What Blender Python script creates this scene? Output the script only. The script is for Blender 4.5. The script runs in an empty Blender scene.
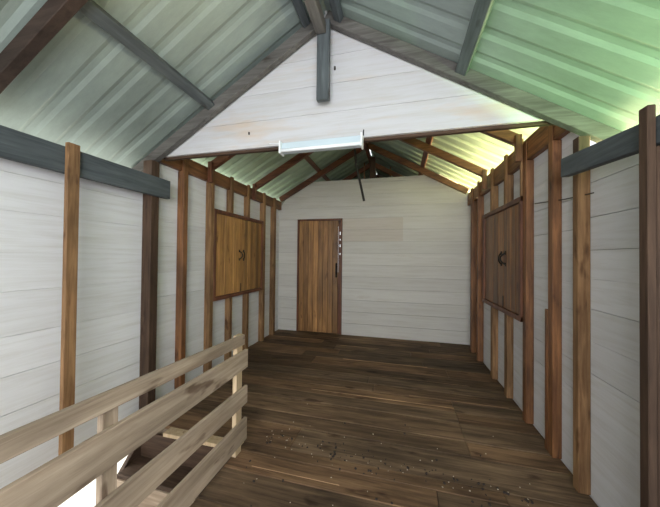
import bpy, bmesh, math, random
from mathutils import Vector, Matrix
random.seed(7)
S = bpy.context.scene
C = S.collection

# ---------------------------------------------------------------- camera
cam = bpy.data.objects.new('camera', bpy.data.cameras.new('camera'))
C.objects.link(cam); S.camera = cam
F, YAW, PIT, ROL = 273.865, math.radians(14.314), math.radians(0.714), math.radians(0.593)
fwd = Vector((-math.sin(YAW)*math.cos(PIT), math.cos(YAW)*math.cos(PIT), math.sin(PIT)))
rgt0 = Vector((math.cos(YAW), math.sin(YAW), 0)); up0 = rgt0.cross(fwd)
rgt = rgt0*math.cos(ROL) + up0*math.sin(ROL)
up = up0*math.cos(ROL) - rgt0*math.sin(ROL)
cam.matrix_world = Matrix(((rgt.x, up.x, -fwd.x, 0), (rgt.y, up.y, -fwd.y, 0), (rgt.z, up.z, -fwd.z, 1.4), (0, 0, 0, 1)))
cam.data.sensor_width = 36; cam.data.lens = 36*F/660; cam.data.clip_start = .02

# ---------------------------------------------------------------- world, lights, exposure
w = bpy.data.worlds.new('sky'); S.world = w; w.use_nodes = True
bg = w.node_tree.nodes['Background']; bg.inputs[0].default_value = (.95, .98, 1, 1); bg.inputs[1].default_value = 1.5
def area(name, loc, aim, sx, sy, power, col):
    l = bpy.data.lights.new(name, 'AREA'); l.shape = 'RECTANGLE'; l.size = sx; l.size_y = sy; l.energy = power; l.color = col
    o = bpy.data.objects.new(name, l); C.objects.link(o); o.location = loc
    o.rotation_euler = (Vector(aim)-Vector(loc)).to_track_quat('-Z', 'Y').to_euler()
    return o
area('daylight_from_the_open_front', (.25, -1.45, 1.75), (-.75, 4, 1.7), 2.2, 1.2, 120, (.96, .98, 1))
# sunlit greenery outside bounces up under the eaves
area('green_bounce_right_front', (1.98, .70, 1.15), (1.05, .70, 2.15), 2.7, .22, 165, (.52, 1, .34))
area('yellow_bounce_right_rear', (2.1, 3.6, 1.74), (1.0, 3.6, 2.55), 3.2, .25, 1150, (1, .82, .42))
area('pale_bounce_left_front', (-3.4, .9, 1.2), (-2.2, .9, 2.15), 3.0, .3, 18, (.95, 1, .78))
area('pale_bounce_left_rear', (-3.2, 3.6, 1.74), (-2.2, 3.6, 2.55), 3.2, .25, 60, (1, .95, .75))
area('sunlit_yard_left', (-6.0, .6, 1.5), (-4.2, 1.4, -2.4), 3, 3, 500, (1, .97, .88))
S.view_settings.view_transform = 'Standard'; S.view_settings.look = 'None'
S.view_settings.gamma = 1; S.view_settings.use_curve_mapping = False; S.view_settings.exposure = 0.0

# ---------------------------------------------------------------- materials
def nodes(name):
    m = bpy.data.materials.new(name); m.use_nodes = True
    nt = m.node_tree; return m, nt, nt.nodes['Principled BSDF']
def ramp(nt, src, stops):
    r = nt.nodes.new('ShaderNodeValToRGB'); e = r.color_ramp.elements
    while len(e) < len(stops): e.new(.5)
    for k, (p, c) in enumerate(stops): e[k].position = p; e[k].color = (*c, 1)
    nt.links.new(src, r.inputs[0]); return r.outputs[0]
def noise(nt, vec, scale, detail=4, rough=.6, dist=0):
    n = nt.nodes.new('ShaderNodeTexNoise'); n.inputs['Scale'].default_value = scale
    n.inputs['Detail'].default_value = detail; n.inputs['Roughness'].default_value = rough
    n.inputs['Distortion'].default_value = dist; nt.links.new(vec, n.inputs['Vector']); return n.outputs['Fac']
def coords(nt, stretch):
    tc = nt.nodes.new('ShaderNodeTexCoord'); oi = nt.nodes.new('ShaderNodeObjectInfo')
    mp = nt.nodes.new('ShaderNodeMapping'); mp.inputs['Scale'].default_value = stretch
    ad = nt.nodes.new('ShaderNodeVectorMath'); ad.operation = 'ADD'
    mu = nt.nodes.new('ShaderNodeMath'); mu.operation = 'MULTIPLY'; mu.inputs[1].default_value = 37
    nt.links.new(oi.outputs['Random'], mu.inputs[0]); nt.links.new(tc.outputs['Object'], ad.inputs[0])
    nt.links.new(mu.outputs[0], ad.inputs[1]); nt.links.new(ad.outputs[0], mp.inputs[0]); return mp.outputs[0]
def mix(nt, a, b, fac, mode='MIX'):
    m = nt.nodes.new('ShaderNodeMix'); m.data_type = 'RGBA'; m.blend_type = mode
    for s, v in ((6, a), (7, b), (0, fac)):
        if hasattr(v, 'is_linked'): nt.links.new(v, m.inputs[s])
        else: m.inputs[s].default_value = v if s == 0 else (*v, 1)
    return m.outputs[2]
AX = {'x': (.06, 1, 1), 'y': (1, .06, 1), 'z': (1, 1, .06)}
def wood(name, light, dark, axis, rough=.7, fine=42, tone=False, blot=.5, bump=.15, spec=.3):
    m, nt, b = nodes(name); st = AX[axis]
    v = coords(nt, st)
    g = noise(nt, v, fine, 6, .65, .6)
    mid = tuple((a+c)/2 for a, c in zip(light, dark))
    col = ramp(nt, g, [(.28, dark), (.5, mid), (.72, light)])
    v2 = coords(nt, tuple(min(1, s*5) for s in st))
    bl = ramp(nt, noise(nt, v2, 5, 4), [(.35, (1-blot,)*3), (.65, (1, 1, 1))])
    col = mix(nt, col, bl, 1.0, 'MULTIPLY')
    v3 = coords(nt, tuple(.3 if q < 1 else 1 for q in st))
    kn = ramp(nt, noise(nt, v3, 11, 3, .5), [(.64, (1, 1, 1)), (.72, (.42, .36, .33))])
    col = mix(nt, col, kn, 1.0, 'MULTIPLY')
    if tone:
        a = nt.nodes.new('ShaderNodeVertexColor'); a.layer_name = 'tone'
        col = mix(nt, col, a.outputs[0], 1.0, 'MULTIPLY')
    nt.links.new(col, b.inputs['Base Color']); b.inputs['Roughness'].default_value = rough
    b.inputs['Specular IOR Level'].default_value = spec
    bp = nt.nodes.new('ShaderNodeBump'); bp.inputs['Strength'].default_value = bump; bp.inputs['Distance'].default_value = .01
    nt.links.new(g, bp.inputs['Height']); nt.links.new(bp.outputs[0], b.inputs['Normal'])
    return m
def whitewash(name, axis, c1=(.71, .71, .735), c2=(.62, .61, .61), stain=(.50, .40, .31), st_pos=.66):
    m, nt, b = nodes(name); v = coords(nt, AX[axis])
    col = ramp(nt, noise(nt, v, 26, 6, .7, .4), [(.3, c2), (.55, c1), (.8, tuple(x*1.05 for x in c1))])
    v2 = coords(nt, tuple(min(1, s*3.5) for s in AX[axis]))
    f = ramp(nt, noise(nt, v2, 4.2, 5, .62), [(st_pos, (0, 0, 0)), (st_pos+.16, (.75,)*3)])
    col = mix(nt, col, stain, f)
    a = nt.nodes.new('ShaderNodeVertexColor'); a.layer_name = 'tone'
    col = mix(nt, col, a.outputs[0], 1.0, 'MULTIPLY')
    nt.links.new(col, b.inputs['Base Color']); b.inputs['Roughness'].default_value = .75
    b.inputs['Specular IOR Level'].default_value = .25
    bp = nt.nodes.new('ShaderNodeBump'); bp.inputs['Strength'].default_value = .12; bp.inputs['Distance'].default_value = .01
    nt.links.new(noise(nt, v, 40, 5), bp.inputs['Height']); nt.links.new(bp.outputs[0], b.inputs['Normal'])
    return m
def plain(name, col, rough=.5, metal=0, var=.12, scale=9):
    m, nt, b = nodes(name); v = coords(nt, (1, 1, 1))
    c = ramp(nt, noise(nt, v, scale, 5), [(.3, tuple(x*(1-var) for x in col)), (.7, tuple(min(1, x*(1+var)) for x in col))])
    nt.links.new(c, b.inputs['Base Color']); b.inputs['Roughness'].default_value = rough; b.inputs['Metallic'].default_value = metal
    return m
def sheet_mat(name, col, metal, rough):
    m, nt, b = nodes(name); v = coords(nt, (.35, 1, .35))
    c = ramp(nt, noise(nt, v, 5, 6, .7), [(.3, tuple(x*.78 for x in col)), (.7, tuple(x*1.15 for x in col))])
    nt.links.new(c, b.inputs['Base Color']); b.inputs['Roughness'].default_value = rough; b.inputs['Metallic'].default_value = metal
    bp = nt.nodes.new('ShaderNodeBump'); bp.inputs['Strength'].default_value = .25; bp.inputs['Distance'].default_value = .01
    nt.links.new(noise(nt, v, 14, 4), bp.inputs['Height']); nt.links.new(bp.outputs[0], b.inputs['Normal'])
    return m
WHITE_Y = whitewash('whitewashed_boards_side', 'y')
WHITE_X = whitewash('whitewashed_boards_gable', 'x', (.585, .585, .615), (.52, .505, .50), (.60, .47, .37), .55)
WHITE_B = whitewash('whitewashed_boards_back', 'x', (.63, .61, .58), (.56, .53, .49), (.45, .38, .32), .62)
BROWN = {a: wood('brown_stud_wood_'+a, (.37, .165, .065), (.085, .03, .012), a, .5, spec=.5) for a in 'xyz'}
PALE = {a: wood('tan_stud_wood_'+a, (.43, .25, .12), (.15, .07, .03), a, .65) for a in 'xyz'}
DARK = {a: wood('dark_post_wood_'+a, (.13, .078, .05), (.045, .024, .015), a, .7) for a in 'xyz'}
DARKR = {a: wood('blackish_rafter_wood_'+a, (.07, .045, .035), (.028, .017, .013), a, .7) for a in 'xyz'}
GREY = {a: wood('blue_grey_weathered_beam_'+a, (.135, .155, .165), (.06, .07, .078), a, .7, blot=.35) for a in 'xyz'}
RAFT = {a: wood('grey_brown_rafter_'+a, (.185, .18, .17), (.085, .075, .07), a, .65, blot=.4) for a in 'xyz'}
RED = {a: wood('red_brown_rafter_'+a, (.27, .10, .045), (.07, .022, .012), a, .5, spec=.5) for a in 'xyz'}
NEW = {a: wood('fresh_sawn_rail_wood_'+a, (.57, .45, .34), (.29, .21, .145), a, .7, fine=30, blot=.35) for a in 'xyz'}
NEWL = wood('pale_sawn_post_wood', (.70, .54, .36), (.48, .34, .2), 'z', .65, blot=.2)
SHUT = wood('golden_shutter_wood', (.58, .31, .10), (.25, .115, .035), 'z', .45, fine=26, tone=True, blot=.35, spec=.5)
SHUTR = wood('brown_shutter_wood', (.38, .18, .065), (.13, .05, .018), 'z', .45, fine=26, tone=True, blot=.4, spec=.5)
DOORW = wood('door_plank_wood', (.52, .27, .10), (.17, .075, .028), 'z', .45, fine=24, tone=True, blot=.4, spec=.5)
FLOORW = wood('dark_floor_plank_wood', (.27, .17, .10), (.062, .034, .021), 'x', .75, fine=30, tone=True, blot=.55, bump=.3)
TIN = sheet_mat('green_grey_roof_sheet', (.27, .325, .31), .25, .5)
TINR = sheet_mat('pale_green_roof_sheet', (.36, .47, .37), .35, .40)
LAMPW = plain('white_lamp_enamel', (.60, .70, .77), .3, 0, .02)
TUBE = plain('white_glass_tube', (.88, .93, .97), .12, 0, .01)
LCAP = plain('lamp_end_plastic', (.82, .85, .87), .4, 0, .02)
IRON = plain('dark_iron', (.02, .018, .016), .4, .6)
STEEL = plain('dull_steel', (.35, .34, .32), .4, .9)
RODM = plain('black_rod', (.018, .014, .012), .6)
GROUND = plain('pale_concrete_yard', (.72, .68, .60), .9)
DIRT = plain('dark_crumbs', (.035, .025, .02), .9)
CHIP = plain('pale_wood_chips', (.50, .42, .33), .9, 0, .3)

# ---------------------------------------------------------------- mesh helpers
class MB:
    def __init__(s): s.v = []; s.f = []; s.t = []
    def hexa(s, p, tone=1.0):
        n = len(s.v); s.v += [tuple(q) for q in p]
        for q in ((0, 3, 2, 1), (4, 5, 6, 7), (0, 1, 5, 4), (1, 2, 6, 5), (2, 3, 7, 6), (3, 0, 4, 7)):
            s.f.append(tuple(n+i for i in q)); s.t.append(tone)
    def box(s, x0, x1, y0, y1, z0, z1, tone=1.0):
        x0, x1 = sorted((x0, x1)); y0, y1 = sorted((y0, y1)); z0, z1 = sorted((z0, z1))
        s.hexa([(x0, y0, z0), (x1, y0, z0), (x1, y1, z0), (x0, y1, z0), (x0, y0, z1), (x1, y0, z1), (x1, y1, z1), (x0, y1, z1)], tone); return s
    def bar(s, a, b, wd, ht, upv=(0, 0, 1), tone=1.0):
        a, b = Vector(a), Vector(b); d = (b-a).normalized(); sd = d.cross(Vector(upv)).normalized(); u = sd.cross(d).normalized()
        q = [e + sd*i*wd/2 + u*j*ht/2 for e in (a, b) for i, j in ((-1, -1), (1, -1), (1, 1), (-1, 1))]
        s.hexa(q, tone); return s
    def poly(s, pts, y0, y1, tone=1.0):                 # outline in x,z thickened along y
        n = len(s.v); k = len(pts)
        s.v += [(x, y0, z) for x, z in pts] + [(x, y1, z) for x, z in pts]
        s.f.append(tuple(n+i for i in range(k))); s.f.append(tuple(n+k+i for i in reversed(range(k)))); s.t += [tone]*2
        for i in range(k): s.f.append((n+i, n+k+i, n+k+(i+1) % k, n+(i+1) % k)); s.t.append(tone)
        return s
    def tube(s, pts, r, seg=8):
        pts = [Vector(p) for p in pts]; n = len(s.v)
        for i, p in enumerate(pts):
            d = (pts[min(i+1, len(pts)-1)]-pts[max(i-1, 0)]).normalized()
            u = d.cross(Vector((.31, .2, .93))).normalized(); v = d.cross(u)
            for k in range(seg):
                a = 2*math.pi*k/seg; s.v.append(tuple(p+(u*math.cos(a)+v*math.sin(a))*r))
        for i in range(len(pts)-1):
            for k in range(seg):
                s.f.append((n+i*seg+k, n+i*seg+(k+1) % seg, n+(i+1)*seg+(k+1) % seg, n+(i+1)*seg+k)); s.t.append(1)
        s.f.append(tuple(n+k for k in reversed(range(seg)))); s.f.append(tuple(n+(len(pts)-1)*seg+k for k in range(seg))); s.t += [1, 1]
        return s
    def build(s, name, mat, parent=None, origin=None, bevel=.003, smooth=False):
        me = bpy.data.meshes.new(name); o = Vector(origin) if origin else Vector((0, 0, 0))
        me.from_pydata([tuple(Vector(v)-o) for v in s.v], [], s.f); me.update()
        bm = bmesh.new(); bm.from_mesh(me); bmesh.ops.recalc_face_normals(bm, faces=bm.faces); bm.to_mesh(me); bm.free()
        ca = me.color_attributes.new('tone', 'FLOAT_COLOR', 'CORNER')
        for p in me.polygons:
            t = s.t[p.index]; t = (t, t, t) if not isinstance(t, tuple) else t
            for li in p.loop_indices: ca.data[li].color = (*t, 1)
            p.use_smooth = smooth
        me.materials.append(mat)
        ob = bpy.data.objects.new(name, me); C.objects.link(ob)
        if parent: ob.parent = parent; ob.location = o - Vector(parent.location)
        else: ob.location = o
        if bevel:
            b = ob.modifiers.new('edges', 'BEVEL'); b.width = bevel; b.segments = 1; b.limit_method = 'ANGLE'
        return ob
def tag(o, label=None, cat=None, group=None, kind=None):
    if label: o['label'] = label
    if cat: o['category'] = cat
    if group: o['group'] = group
    if kind: o['kind'] = kind
    return o
def empty(name, loc):
    o = bpy.data.objects.new(name, None); C.objects.link(o); o.location = loc; o.empty_display_size = .1; return o

XL, XR, YB, XC = -2.258, 1.109, 4.865, -.575
YF = -1.7                                                  # open front end, behind the camera
def front_z(x): return 3.237 - .62*abs(x-XC+.03)               # underside of the front rafters
def rear_z(x): return 3.31 - .56*abs(x-XC)                 # underside of the rear rafters

# ---------------------------------------------------------------- setting: ground, floor
tag(MB().box(-30, 30, -30, 30, -2.6, -2.4).build('ground', GROUND, bevel=0), kind='structure')
HX0, HX1, HY0, HY1 = XL, -1.13, -.9, 1.87                  # stair opening
fl = MB(); y = YF
rows = []
while y < YB+.05:
    rows.append((y, min(y+random.choice((.17, .19, .21, .24)), YB+.06))); y = rows[-1][1]
# a row edge falls on the far edge of the stair opening
for i, (a, b) in enumerate(rows):
    if a < HY1 < b:
        rows[i] = (a, HY1); rows.insert(i+1, (HY1, max(b, HY1+.1))) if b-HY1 > .08 else rows.__setitem__(i+1, (HY1, rows[i+1][1])); break
for (a, b) in rows:
    x0 = HX1 if (a < HY1-.01 and b > HY0) else XL+.002
    cuts = [x0]
    if 2.0 < a < 2.8: cuts.append(.5)
    else:
        c = x0 + random.uniform(.7, 2.0)
        while c < XR-.4: cuts.append(c); c += random.uniform(1.1, 2.2)
    cuts.append(XR-.002)
    for c0, c1 in zip(cuts, cuts[1:]):
        t = random.uniform(.6, 1.35); wm = random.uniform(.94, 1.1)
        gz = random.uniform(-.004, 0)
        fl.box(c0+.001, c1-.0015, a+.0015, b-.002, -.03, gz, (t*wm, t, t*.97/wm))
for xa, xb, yy in ((-.75, .35, 3.72), (-.2, .75, 3.30), (-1.5, -.3, 4.28), (-.9, .5, 2.78), (.1, 1.0, 2.92), (-.95, -.35, 1.66)):
    fl.box(xa, xb, yy, yy+.007, -.02, .0012, (2.3, 2.2, 2.0))      # bright lit seam lines, put into the plank colour as pale slivers
tag(fl.build('floor', FLOORW, bevel=.003), kind='structure')

# ---------------------------------------------------------------- walls of lapped boards
def side_wall(name, x, sgn, zt_front, zt_rear, pitch, z0, seedv, y0=YF):
    rnd = random.Random(seedv); m = MB(); g = .002
    for (ya, yb, zt) in ((y0, 2.08, zt_front), (2.08, YB+.03, zt_rear)):
        m.box(x+sgn*.014, x+sgn*.03, ya, yb, z0, zt-.01, .5)      # battens behind the painted boards
        z = z0
        while z < zt-.01:
            z1 = min(z+pitch+rnd.uniform(-.025, .025), zt); t = rnd.uniform(.94, 1.03)
            if zt-z1 < .06: z1 = zt
            yj = [ya, yb]
            for a, b in zip(yj, yj[1:]):
                dz = rnd.uniform(0, .004)
                m.box(x, x+sgn*.0135, a+.001, b-.001, z+g, z1-g+dz, t)
            z = z1
    return m
tag(side_wall('wall_left', XL, -1, 2.12, 2.44, .25, -.05, 3).build('wall_left', WHITE_Y, bevel=0), kind='structure')
tag(side_wall('wall_right', XR, 1, 1.96, 2.44, .19, -.05, 5).build('wall_right', WHITE_Y, bevel=0), kind='structure')
DX0, DX1, DZ = -1.872, -1.012, 2.10                        # door opening
m = MB(); z = 0; rnd = random.Random(9)
while z < 2.795:
    z1 = min(z+(.21 if z != 1.89 else .21), 2.80); t = rnd.uniform(.95, 1.03)
    def xs(zz): return (max(XL, -2.17+(zz-2.46)*1.13), min(XR, 1.12-(zz-2.46)*1.13)) if zz > 2.46 else (XL, XR)
    l0, r0 = xs(z); l1, r1 = xs(z1)
    segs = [(l0, l1, r0, r1)] if z >= DZ-.02 else [(l0, l1, DX0, DX0), (DX1, DX1, r0, r1)]
    for (a0, a1, b0, b1) in segs:
        tt = (t*.93, t*.88, t*.84) if (1.6 < z < 1.9 and a0 > -1.5) else t
        if 1.6 < z < 1.9 and a0 > -1.5:
            cutx = .05
            parts = [(a0, a1, cutx, cutx, tt), (cutx, cutx, b0, b1, t)]
        else: parts = [(a0, a1, b0, b1, t)]
        for (p0, p1, q0, q1, tn) in parts:
            m.hexa([(p0, YB, z+.0018), (q0, YB, z+.0018), (q0, YB+.014, z+.0018), (p0, YB+.014, z+.0018),
                    (p1, YB, z1-.0018), (q1, YB, z1-.0018), (q1, YB+.014, z1-.0018), (p1, YB+.014, z1-.0018)], tn)
    z = z1
m.box(XL, DX0, YB+.0145, YB+.03, 0, 2.5, .5); m.box(DX1, XR, YB+.0145, YB+.03, 0, 2.5, .5); m.box(DX0, DX1, YB+.0145, YB+.03, DZ, 2.5, .5)
m.hexa([(-2.1, YB+.0145, 2.5), (1.05, YB+.0145, 2.5), (1.05, YB+.03, 2.5), (-2.1, YB+.03, 2.5), (-1.81, YB+.0145, 2.78), (.75, YB+.0145, 2.78), (.75, YB+.03, 2.78), (-1.81, YB+.03, 2.78)], .5)
tag(m.build('wall_back', WHITE_B, bevel=0), kind='structure')
# dark room beyond the partition, closed by its own end wall
m = MB()
m.poly([(XL, 0), (-1.75, 0), (-1.75, 2.2), (XL, 2.2)], 6.9, 6.94); m.box(-1.30, XR, 6.9, 6.94, 0, 2.2)
m.box(-1.75, -1.30, 6.9, 6.94, 0, 1.0)
m.poly([(XL, 2.2), (XR, 2.2), (XR, 2.53), (XC, 3.475), (XL, 2.53)], 6.9, 6.94)
tag(m.build('wall_rear_room_end', RED['z'], bevel=0), kind='structure')
tag(MB().box(XL-.02, XL, YB+.03, 6.9, -.05, 2.42).build('wall_rear_room_left', DARK['y'], bevel=0), kind='structure')
tag(MB().box(XR, XR+.02, YB+.03, 6.9, -.05, 2.42).build('wall_rear_room_right', DARK['y'], bevel=0), kind='structure')
tag(MB().box(XL, XR, YB+.06, 6.9, -.03, 0).build('floor_rear_room', FLOORW, bevel=0), kind='structure')

# white gable board between the lower front roof and the rear roof
m = MB(); zb = 2.315; rnd = random.Random(4)
def gx(zz):
    h = (3.42-zz)/.60; return XC-min(h, 1.62), XC+min(h, 1.62)
zz = zb
while zz < 3.36:
    z1 = min(zz+.225, 3.36); a0, b0 = gx(zz); a1, b1 = gx(z1); t = rnd.uniform(.93, 1.04)
    if zz == zb: a0, b0 = XL+.01, XR-.01; a1, b1 = XL+.01, XR-.01
    m.hexa([(a0, 2.071, zz), (b0, 2.071, zz), (b0, 2.095, zz), (a0, 2.095, zz), (a1, 2.074, z1-.0008), (b1, 2.074, z1-.0008), (b1, 2.095, z1-.0008), (a1, 2.095, z1-.0008)], t)
    zz = z1
tag(m.build('wall_gable', WHITE_X, bevel=.0012), kind='structure')
tag(MB().box(-2.16, 1.02, 2.098, 2.135, 2.295, 2.36).build('trim_gable_board_foot', DARK['x']), kind='structure')

# ---------------------------------------------------------------- corrugated roofs
def roof(name, xw, y0, y1, zfun, off, mat, gaps=(), ph=0.0):
    """one slope, ribs running from eave to ridge"""
    bm = bmesh.new(); P = .19; H = .011 if y0 < 0 else .028; prof = [(0, 0), (.42, 0), (.56, H), (.74, H), (.88, 0)]
    ys = []; k = 0; y = y0+ph
    while y < y1:
        for a, h in prof: ys.append((y+a*P, h))
        y += P
    sg = 1 if xw > XC else -1
    N = 7; xsn = [XC + sg*.012 + (xw-XC-sg*.012)*i/N for i in range(N+1)]
    grid = [[bm.verts.new((x, y, zfun(x)+off+h)) for x in xsn] for y, h in ys]
    for i in range(len(ys)-1):
        for j in range(N):
            if j == 0 and any(g0 < ys[i][0] < g1 for g0, g1 in gaps): 
                continue
            bm.faces.new((grid[i][j], grid[i+1][j], grid[i+1][j+1], grid[i][j+1]))
    me = bpy.data.meshes.new(name); bmesh.ops.recalc_face_normals(bm, faces=bm.faces); bm.to_mesh(me); bm.free()
    me.materials.append(mat); o = bpy.data.objects.new(name, me); C.objects.link(o)
    so = o.modifiers.new('thick', 'SOLIDIFY'); so.thickness = .002; so.offset = 0
    return tag(o, kind='structure')
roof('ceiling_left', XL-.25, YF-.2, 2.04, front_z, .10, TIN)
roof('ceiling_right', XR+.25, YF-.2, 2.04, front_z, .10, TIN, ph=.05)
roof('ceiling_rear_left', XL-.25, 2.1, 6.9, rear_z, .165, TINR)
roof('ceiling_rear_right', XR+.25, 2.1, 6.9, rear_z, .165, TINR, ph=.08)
# ridge caps; the rear one has open seams that let daylight through
def cap(y0, y1, zr, slope):
    c = MB()
    for s in (-1, 1):
        c.hexa([(XC, y0, zr), (XC+s*.18, y0, zr-.18*slope), (XC+s*.18, y1, zr-.18*slope), (XC, y1, zr),
                (XC, y0, zr+.004), (XC+s*.18, y0, zr-.18*slope+.004), (XC+s*.18, y1, zr-.18*slope+.004), (XC, y1, zr+.004)])
    return c
tag(cap(YF-.2, 2.07, 3.36, .62).build('ceiling_ridge_cap', TIN, bevel=0), kind='structure')
c = cap(2.1, 4.60, 3.515, .56)
for a, b in ((4.85, 5.15), (5.7, 5.95), (6.4, 6.95)):
    n = cap(a, b, 3.515, .56); k = len(c.v); c.v += n.v; c.f += [tuple(i+k for i in f) for f in n.f]; c.t += n.t
tag(c.build('ceiling_rear_ridge_cap', TINR, bevel=0), kind='structure')

# ---------------------------------------------------------------- roof timbers
def rafter_pair(y, zf, wd, ht, mats, xa, xb, labels, group, cleat=False, overlap=.0, names='roof_rafter'):
    for sg, xe, lab in ((-1, xa, labels[0]), (1, xb, labels[1])):
        if lab is None: continue
        off = ht/2*1.15
        mt = BROWN if (mats is RED and sg > 0) else mats  # orange-brown wood on the right, its lit look partly put into the colour
        a = (XC+sg*.012, y, zf(XC)+off-.01); b = (xe, y, zf(xe)+off)
        if cleat:
            root = empty(names, (xe, y, zf(xe)))
            MB().bar(a, b, wd, ht, (0, 0, 1)).build('timber', mt['x'], root, origin=(xe, y, zf(xe)))
            cy = y-wd/2-.022
            MB().box(xe, xe+(-sg)*.05, cy-.02, cy+.02, zf(xe)-.15, zf(xe)+.09).build('cleat', mt['z'], root, origin=(xe, y, zf(xe)))
            o = root
        else:
            o = MB().bar(a, b, wd, ht, (0, 0, 1)).build(names, mt['x'], origin=(xe, y, zf(xe)))
        tag(o, lab, 'rafter', group)
rafter_pair(2.03, front_z, .055, .085, RAFT, XL-.15, XR+.15,
            ('grey-brown rafter along the left edge of the white gable', 'grey-brown rafter along the right edge of the white gable'), 'front roof rafters')
rafter_pair(.975, front_z, .055, .095, DARKR, XL-.15, XR+.15,
            ('dark brown rafter crossing the roof sheets at the upper left corner', 'dark rafter on the right slope nearly above the viewer'), 'front roof rafters')
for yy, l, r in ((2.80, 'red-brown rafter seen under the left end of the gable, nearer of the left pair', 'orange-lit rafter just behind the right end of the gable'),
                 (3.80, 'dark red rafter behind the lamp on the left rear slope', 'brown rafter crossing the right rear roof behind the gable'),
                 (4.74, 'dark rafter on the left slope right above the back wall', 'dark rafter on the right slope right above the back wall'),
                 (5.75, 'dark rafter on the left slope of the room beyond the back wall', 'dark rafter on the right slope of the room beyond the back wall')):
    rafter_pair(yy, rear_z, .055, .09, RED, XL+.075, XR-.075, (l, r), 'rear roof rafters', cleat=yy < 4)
def beam(name, a, b, wd, ht, mat, label, cat, group=None, upv=(0, 0, 1)):
    o = MB().bar(a, b, wd, ht, upv).build(name, mat, origin=a); return tag(o, label, cat, group)
def slope_up(sg, s): return Vector((sg*s, 0, 1)).normalized()
for x, lab in ((-1.585, 'blue-grey purlin lengthwise under the left front roof slope'), (.40, 'blue-grey purlin lengthwise under the right front roof slope')):
    sg = 1 if x > XC else -1; z = front_z(x)+.060
    beam('roof_purlin', (x, YF-.1, z), (x, 2.04, z), .075, .055, GREY['y'], lab, 'purlin', 'front roof purlins', slope_up(sg, .62))
for x, lab in ((XC-.15, 'dark purlin tight beside the ridge pole on its left'), (XC+.115, 'dark purlin tight beside the ridge pole on its right')):
    sg = 1 if x > XC else -1; z = front_z(x)+.060
    beam('roof_purlin', (x, YF-.1, z), (x, 2.04, z), .06, .05, GREY['y'], lab, 'purlin', 'front roof purlins', slope_up(sg, .62))
for x, lab in ((-1.43, 'dark red purlin under the left rear roof sheets'), (.356, 'dark purlin crossing above the rafters on the right rear slope')):
    sg = 1 if x > XC else -1; z = rear_z(x)+.128
    beam('roof_purlin', (x, 2.14, z), (x, 6.88, z), .07, .05, RED['y'], lab, 'purlin', 'rear roof purlins', slope_up(sg, .56))
beam('ridge_pole', (XC+.0, YF-.1, 3.115), (XC-.01, 1.955, 3.115), .075, .08, RAFT['y'], 'grey-brown ridge pole running overhead to the gable peak', 'beam')
o = MB().box(XC-.045, XC+.052, 1.96, 2.000, 2.582, 3.19).build('king_post', GREY['z'], origin=(XC, 1.98, 2.615))
tag(o, 'short grey post hanging from the roof peak before the white gable', 'post')
beam('ridge_beam', (XC, 2.14, 3.31), (XC, 6.88, 3.31), .04, .12, RED['y'], 'dark ridge beam above the back part of the room', 'beam')
beam('truss_post', (XC+.09, 4.93, 2.45), (XC+.09, 4.93, 3.2), .10, .05, DARK['z'], 'dark reddish truss post standing behind the back wall below the ridge', 'post', upv=(0, 1, 0))
beam('roof_stud', (-.175, 4.98, 2.7), (-.175, 4.98, 3.02), .02, .02, PALE['z'], 'thin pale stick upright on the back wall right of the ridge', 'stud', upv=(0, 1, 0))
beam('roof_stud', (-.64, 4.98, 2.7), (-.64, 4.98, 3.12), .02, .02, PALE['z'], 'thin pale stick upright on the back wall below the ridge', 'stud', upv=(0, 1, 0))
rod = MB().tube([(-.66, 3.80, 3.275), (-.60, 3.78, 2.70), (-.486, 3.78, 2.18)], .017, 8).build('hanging_rod', RODM, origin=(-.655, 3.78, 3.17), smooth=True, bevel=0)
tag(rod, 'thin black rod hanging down from the roof behind the lamp', 'rod')

# wall plates and front beams
def plate(name, x0, x1, y0, y1, z0, z1, mat, label, group):
    return tag(MB().box(x0, x1, y0, y1, z0, z1).build(name, mat, origin=((x0+x1)/2, y0, z0)), label, 'beam', group)
plate('wall_plate', XL+.002, XL+.05, 2.10, YB-.012, 2.285, 2.445, BROWN['y'], 'brown wall plate along the top of the left wall at the back', 'wall plates')
plate('wall_plate', XR-.002, XR-.05, 2.10, YB-.012, 2.255, 2.445, BROWN['y'], 'brown wall plate along the top of the right wall at the back', 'wall plates')
plate('wall_beam', XL+.105, XL+.15, YF, 2.13, 1.93, 2.10, GREY['y'], 'blue-grey beam along the top of the left wall in front', 'front wall beams')
m = MB(); m.hexa([(XR-.105, YF, 1.60), (XR-.15, YF, 1.60), (XR-.15, 1.985, 1.905), (XR-.105, 1.985, 1.905), (XR-.105, YF, 1.68), (XR-.15, YF, 1.68), (XR-.15, 1.985, 2.02), (XR-.105, 1.985, 2.02)])
tag(m.build('wall_beam', GREY['y'], origin=(XR-.127, YF, 1.70)), 'blue-grey beam along the top of the right wall in front', 'beam', 'front wall beams')

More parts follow.
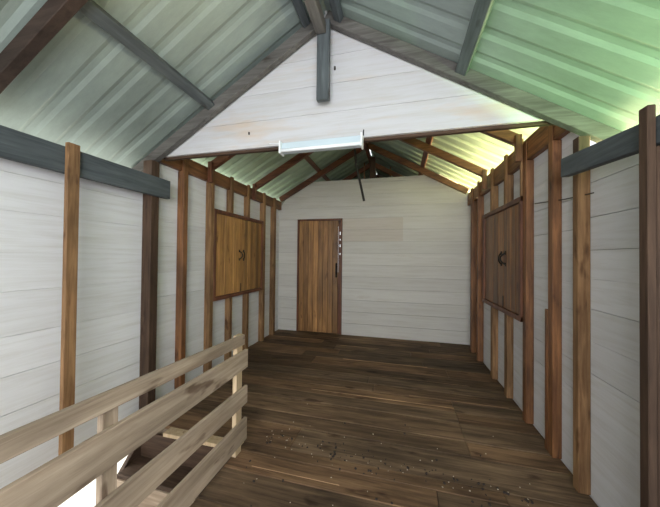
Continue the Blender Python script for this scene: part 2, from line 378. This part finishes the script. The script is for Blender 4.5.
# ---------------------------------------------------------------- wall studs
def stud(side, y0, y1, d, z0, z1, mat, label, name='wall_stud', notch=None, xin=0, foot=None):
    x = XL if side == 'l' else XR; s = 1 if side == 'l' else -1
    m = MB(); a = x + s*(xin+.001)
    if notch and z1 > notch[0]:
        m.box(a, x+s*d, y0, y1, z0, notch[0]-.002)
        m.box(x+s*.052, x+s*d, y0, y1, notch[0]-.002, z1)
    else: m.box(a, x+s*d, y0, y1, z0, z1)
    if name == 'wall_post' and side == 'r':
        m = MB(); m.box(x-.001, x-.152, y0, y1, z0, 1.842); m.box(x-.1525, x-.18, y0, y1, z0, z1)
    if foot: m.box(x+s*(d), x+s*(d+.02), y0+.0, y1+.03, z0, foot)
    o = m.build(name, mat, origin=(x+s*d/2, (y0+y1)/2, z0))
    return tag(o, label, 'stud', 'studs of the left wall' if side == 'l' else 'studs of the right wall')
NL, NR = (2.283,), (2.253,)
stud('l', 1.283, 1.352, .185, -.05, 2.125, PALE['z'], 'tan stud standing before the grey beam on the left front wall', xin=.152)
stud('l', 1.972, 2.055, .10, 0.001, 2.255, DARK['z'], 'dark post under the left end of the gable rafter', name='wall_post')
stud('l', 2.37, 2.435, .078, 0.001, 2.43, BROWN['z'], 'brown stud between the dark left post and the left window', notch=NL)
stud('l', 2.80, 2.862, .078, 0.001, 2.45, PALE['z'], 'stud against the near side of the left window', notch=NL)
stud('l', 4.49, 4.57, .078, 0.001, 2.45, PALE['z'], 'last stud of the left wall before the back corner', notch=NL)
stud('r', 1.328, 1.372, .152, 0.001, 2.005, DARK['z'], 'wide dark post at the right edge of the picture', name='wall_post', xin=0)
tag(MB().box(XR-.002, XR-.062, 1.975, 2.035, 1.975, 2.15).build('dark_stud_top', DARK['z'], origin=(XR-.03, 2.0, 1.975)), 'added dark top of the tan right stud above the grey beam below the gable rafter', 'block')  # stud top as its own dark piece, added because it lit up too bright
stud('r', 1.975, 2.03, .065, 0.001, 1.972, PALE['z'], 'tan stud under the right end of the gable rafter behind the grey beam')
stud('r', 2.275, 2.34, .058, 0.001, 2.47, BROWN['z'], 'tall red-brown stud reaching the roof left of the right grey beam', notch=NR)
stud('r', 2.345, 2.385, .058, 0.001, 1.03, BROWN['z'], 'short lower stud doubled against the tall red-brown right stud')
stud('r', 2.69, 2.755, .062, 0.001, 2.42, BROWN['z'], 'red-brown stud on the near side of the right window', notch=NR)
stud('r', 2.76, 2.785, .075, 1.958, 2.47, PALE['z'], 'thin tan batten beside the near stud of the right window', name='wall_batten', notch=NR)
stud('r', 4.13, 4.18, .075, 0.001, 2.47, BROWN['z'], 'stud on the far side of the right window', notch=NR)
stud('r', 4.47, 4.54, .075, 0.001, 2.45, BROWN['z'], 'last stud of the right wall before the back corner', notch=NR)
WL = (2.865, 4.10, .845, 1.975); WR = (2.757, 3.90, .845, 1.955)
stud('l', 4.103, 4.17, .078, 0.001, 2.45, PALE['z'], 'stud against the far side of the left window', notch=NL)
for y0, nm in ((3.20, 'nearer'), (3.62, 'farther')):
    stud('l', y0, y0+.06, .075, 0.001, WL[2], PALE['z'], 'short stud below the left window, %s of the two' % nm)
    stud('l', y0, y0+.06, .075, WL[3], 2.46, PALE['z'], 'short stud above the left window, %s of the two' % nm, notch=NL)
for y0, nm in ((3.12, 'nearer'), (3.56, 'farther')):
    stud('r', y0, y0+.075, .06, 0.001, WR[2], PALE['z'], 'short stud below the right window, %s of the two' % nm)
    stud('r', y0, y0+.055, .075, WR[3], 2.46, PALE['z'], 'short stud above the right window, %s of the two' % nm, notch=NR)

# ---------------------------------------------------------------- windows with closed shutters
def window(name, side, W, mat, tones):
    x = XL if side == 'l' else XR; s = 1 if side == 'l' else -1; y0, y1, z0, z1 = W
    root = empty(name, (x, (y0+y1)/2, z0)); tag(root, kind='structure')
    org = (x, (y0+y1)/2, z0); fr = MB(); t = .045
    fr.box(x+s*.002, x+s*.078, y0, y0+t, z0, z1); fr.box(x+s*.002, x+s*.078, y1-t, y1, z0, z1)
    fr.box(x+s*.002, x+s*.080, y0, y1, z0, z0+t); fr.box(x+s*.002, x+s*.080, y0, y1, z1-t, z1)
    fr.build('window_frame', RED['z'], root, origin=org)
    ym = (y0+y1)/2 if side == 'l' else y0+.47
    for k, (a, b) in enumerate(((y0+t+.002, ym-.003), (ym+.003, y1-t-.002))):
        p = MB(); n = len(tones[k]); wd = (b-a)/n
        for i in range(n):
            ya, yb = a+wd*i, a+wd*(i+1)-.0025; g = .003*((i*7) % 3)
            p.box(x+s*.03, x+s*(.059+g), ya, yb, z0+t+.004, z1-t-.004, tones[k][i])
        sh = p.build('shutter', mat, root, origin=org)
        zmid = (z0+z1)/2
        yh = ym + (-.055 if k == 0 else .055); bow = .03 if k == 0 else -.03
        h = MB(); pts = []
        for i in range(9):
            q = -1+2*i/8; pts.append((x+s*(.062+.035*(1-q*q)), yh+bow*(1-q*q), zmid+.0+q*.06))
        h.tube(pts, .008, 6)
        for q in (-1, 1): h.box(x+s*.056, x+s*.066, yh-.014, yh+.014, zmid+q*.06-.018, zmid+q*.06+.018)
        ho = h.build('handle', IRON, sh, origin=(0, 0, 0), bevel=0, smooth=True)
        ho.location = -Vector(sh.location) - Vector(root.location)
        bt = MB().box(x+s*.061, x+s*.067, (a if k == 0 else b-.12), (a+.12 if k == 0 else b), z0+.20, z0+.235)
    # small bolt at the foot of the near leaf
    MB().box(x+s*.062, x+s*.07, ym-.02, ym-.008, z0+.05, z0+.17).build('bolt', IRON, root, origin=org)
    return root
window('window_1', 'l', WL, SHUT, ([1.25, 1.15, 1.2], [1.0, .62, 1.05, .7, .95, .55, .85]))
window('window_2', 'r', WR, SHUTR, ([1.0, .8, 1.1, .9], [1.15, .75, 1.0, .8]))

# ---------------------------------------------------------------- door
root = empty('door_1', ((DX0+DX1)/2, YB, 0)); tag(root, kind='structure'); org = tuple(root.location)
f = MB(); f.box(DX0, DX0+.03, YB-.03, YB+.05, .001, DZ); f.box(DX1-.03, DX1, YB-.03, YB+.05, .001, DZ); f.box(DX0, DX1, YB-.03, YB+.05, DZ-.03, DZ)
f.build('door_frame', RED['z'], root, origin=org)
p = MB(); a, b = DX0+.032, DX1-.075; n = 8
for i in range(n):
    t = [.95, .8, 1.05, 1.25, .85, 1.1, .9, .75][i]; w0 = (b-a)/n
    p.box(a+w0*i, a+w0*(i+1)-.0035, YB-.012, YB+.016, .012, DZ-.034, t)
leaf = p.build('door_leaf', DOORW, root, origin=org)
h = MB(); zc = 1.16
h.tube([(b-.03, YB-.014, zc-.10), (b-.03, YB-.05, zc-.07), (b-.03, YB-.055, zc), (b-.03, YB-.05, zc+.07), (b-.03, YB-.014, zc+.10)], .009, 6)
h.box(b-.045, b-.015, YB-.016, YB-.01, zc-.13, zc+.13)
h.build('handle', IRON, leaf, origin=(0, 0, 0), bevel=0, smooth=True).location = -Vector(leaf.location)-Vector(root.location)
# narrow closing strip with chinks of daylight beside the leaf
q = MB(); q.box(b+.002, b+.0255, YB-.004, YB+.014, .012, DZ-.034)
zs = [.012, 1.44, 1.475, 1.58, 1.63, 1.70, 1.73, 1.80, 1.86, DZ-.034]
for i in range(0, len(zs), 2): q.box(b+.026, b+.044, YB-.004, YB+.014, zs[i], zs[i+1])
q.build('closing_strip', RED['z'], root, origin=org, bevel=.001)

# ---------------------------------------------------------------- lamp on the gable
lx0, lx1 = -.935, -.265
root = empty('fluorescent_lamp', ((lx0+lx1)/2, 2.068, 2.22)); org = tuple(root.location)
tag(root, 'short white fluorescent batten lamp on the lower edge of the white gable', 'lamp')
hb = MB()
hb.hexa([(lx0+.012, 2.005, 2.232), (lx1-.012, 2.005, 2.232), (lx1-.012, 2.066, 2.232), (lx0+.012, 2.066, 2.232),
         (lx0+.012, 2.03, 2.315), (lx1-.012, 2.03, 2.315), (lx1-.012, 2.066, 2.315), (lx0+.012, 2.066, 2.315)])
hb.build('lamp_housing', LAMPW, root, origin=org)
MB().tube([(lx0+.014, 1.992, 2.236), (lx1-.014, 1.992, 2.236)], .014, 12).build('lamp_tube', TUBE, root, origin=org, bevel=0, smooth=True)
for a in (lx0, lx1-.022):
    MB().box(a, a+.014, 1.984, 2.066, 2.216, 2.316).build('end_cap', LCAP, root, origin=org)
MB().tube([(lx0-.12, 2.064, 2.335), (lx0-.05, 2.063, 2.325), (lx0+.01, 2.06, 2.318)], .004, 6).build('cable', LCAP, root, origin=org, bevel=0)
MB().tube([(lx1-.01, 2.063, 2.325), (lx1-.008, 2.066, 2.37)], .004, 6).build('hook', IRON, root, origin=org, bevel=0)
tag(MB().box(-1.252, -1.243, 2.062, 2.070, 2.43, 2.452).build('nail', IRON, bevel=0), 'small dark nail low on the left part of the white gable', 'nail')
tag(MB().box(XC+.066, XC+.078, 2.058, 2.070, 2.865, 2.89).build('wood_peg', RAFT['z'], bevel=0), 'small brown peg just right of the hanging grey post', 'peg')
tag(MB().tube([(XR-.03, 1.9, 1.785), (XR-.02, 2.2, 1.81), (XR-.025, 2.62, 1.86)], .0035, 6).build('wall_wire', IRON, bevel=0), 'thin dark wire strung across the studs on the right wall', 'wire')

# ---------------------------------------------------------------- railing beside the stair opening
RX = -1.08
root = empty('stair_railing', (RX, .75, 0)); org = tuple(root.location)
tag(root, 'low railing of pale sawn boards beside the stair opening', 'railing')
for za, zb, zc, zd, y1 in ((.768, .842, .815, .888, 1.755), (.592, .722, .578, .735, 1.80), (.335, .462, .335, .47, 1.80), (.075, .232, .075, .232, 1.80)):
    k = (y1+.35)/(y1-.52); z0 = za+(zc-za)*k; z1 = zb+(zd-zb)*k; xa, xb = RX-.012, RX+.012
    rl = MB(); rl.hexa([(xa, -.35, z0), (xb, -.35, z0), (xb, y1, za), (xa, y1, za), (xa, -.35, z1), (xb, -.35, z1), (xb, y1, zb), (xa, y1, zb)])
    rl.build('rail', NEW['y'], root, origin=org)
for y0, y1, m_, zt in ((1.695, 1.765, NEWL, .842), (.806, .868, NEW['z'], .850), (-.2, -.12, NEW['z'], .850)):
    MB().box(RX-(.045 if y0 > 1 else .042), RX-.0125, y0, y1, .001, zt).build('post', m_, root, origin=org)

# ---------------------------------------------------------------- stairs going down
root = empty('staircase', (-1.6, 1.8, -2.4)); org = tuple(root.location)
tag(root, 'wooden staircase dropping through the floor opening beside the left wall', 'stairs')
sx0, sx1 = -2.07, -1.17; rise, run = .235, .20
for k in range(9):
    yt = 1.80-run*k; zt = -rise*(k+1)
    MB().box(sx0+.036, sx1-.036, yt-.19, yt+.02, zt-.035, zt).build('tread', NEW['x'] if k else DARK['x'], root, origin=org)
    MB().box(sx0+.036, sx1-.036, yt+.0, yt+.018, zt+.001, zt+rise-.036).build('riser', NEW['x'] if k else DARK['x'], root, origin=org)  # top riser is added dark backing; lower ones pale as if lit from outside
for a in (sx0, sx1-.034):
    m = MB(); pts = [(1.86, -.04), (1.86, -.34), (1.80-run*9.6, -2.4), (1.80-run*9.6-.32, -2.4)]
    n = len(m.v)
    m.hexa([(a, pts[0][0], pts[0][1]), (a+.034, pts[0][0], pts[0][1]), (a+.034, pts[1][0], pts[1][1]), (a, pts[1][0], pts[1][1]),
            (a, pts[3][0], pts[3][1]), (a+.034, pts[3][0], pts[3][1]), (a+.034, pts[2][0], pts[2][1]), (a, pts[2][0], pts[2][1])])
    m.build('stringer', DARK['y'], root, origin=org)
tag(MB().box(XL+.01, HX1+.02, HY1+.002, HY1+.05, -.16, -.032).build('floor_joist', NEW['x']), 'pale joist across the far edge of the stair opening', 'joist')
tag(MB().box(HX1+.022, HX1+.07, HY0, HY1+.05, -.16, -.032).build('floor_joist', PALE['y']), 'brown joist under the railing side of the stair opening', 'joist')

tag(MB().box(-1.80, HX1-.002, 1.785, 1.868, -.03, .0).build('stair_nosing', NEWL), 'pale board edging the top of the stair opening', 'board')  # pale trim added to brighten this edge, where the joist is lit poorly
# ---------------------------------------------------------------- crumbs on the floor
def crumbs(name, mat, n, label, seedv, smin, smax):
    r = random.Random(seedv); m = MB()
    while n > 0:
        x = r.uniform(-1.0, .8); y = 1.98 - .10*(x+1) + r.gauss(0, .06) if r.random() < .7 else r.uniform(1.35, 2.5)
        if not (-1.0 < x < 1.0): continue
        s = r.uniform(smin, smax); a = r.uniform(0, 3)
        m.bar((x, y, s*.4), (x+math.cos(a)*s*1.5, y+math.sin(a)*s*1.5, s*.4), s, s*.7); n -= 1
    tag(m.build(name, mat, bevel=0), label, 'debris', kind='stuff')
crumbs('floor_crumbs', DIRT, 110, 'dark crumbs of dirt scattered in a band across the floorboards', 1, .004, .011)
crumbs('wood_chips', CHIP, 70, 'pale wood chips scattered among the dirt on the floorboards', 2, .002, .0055)
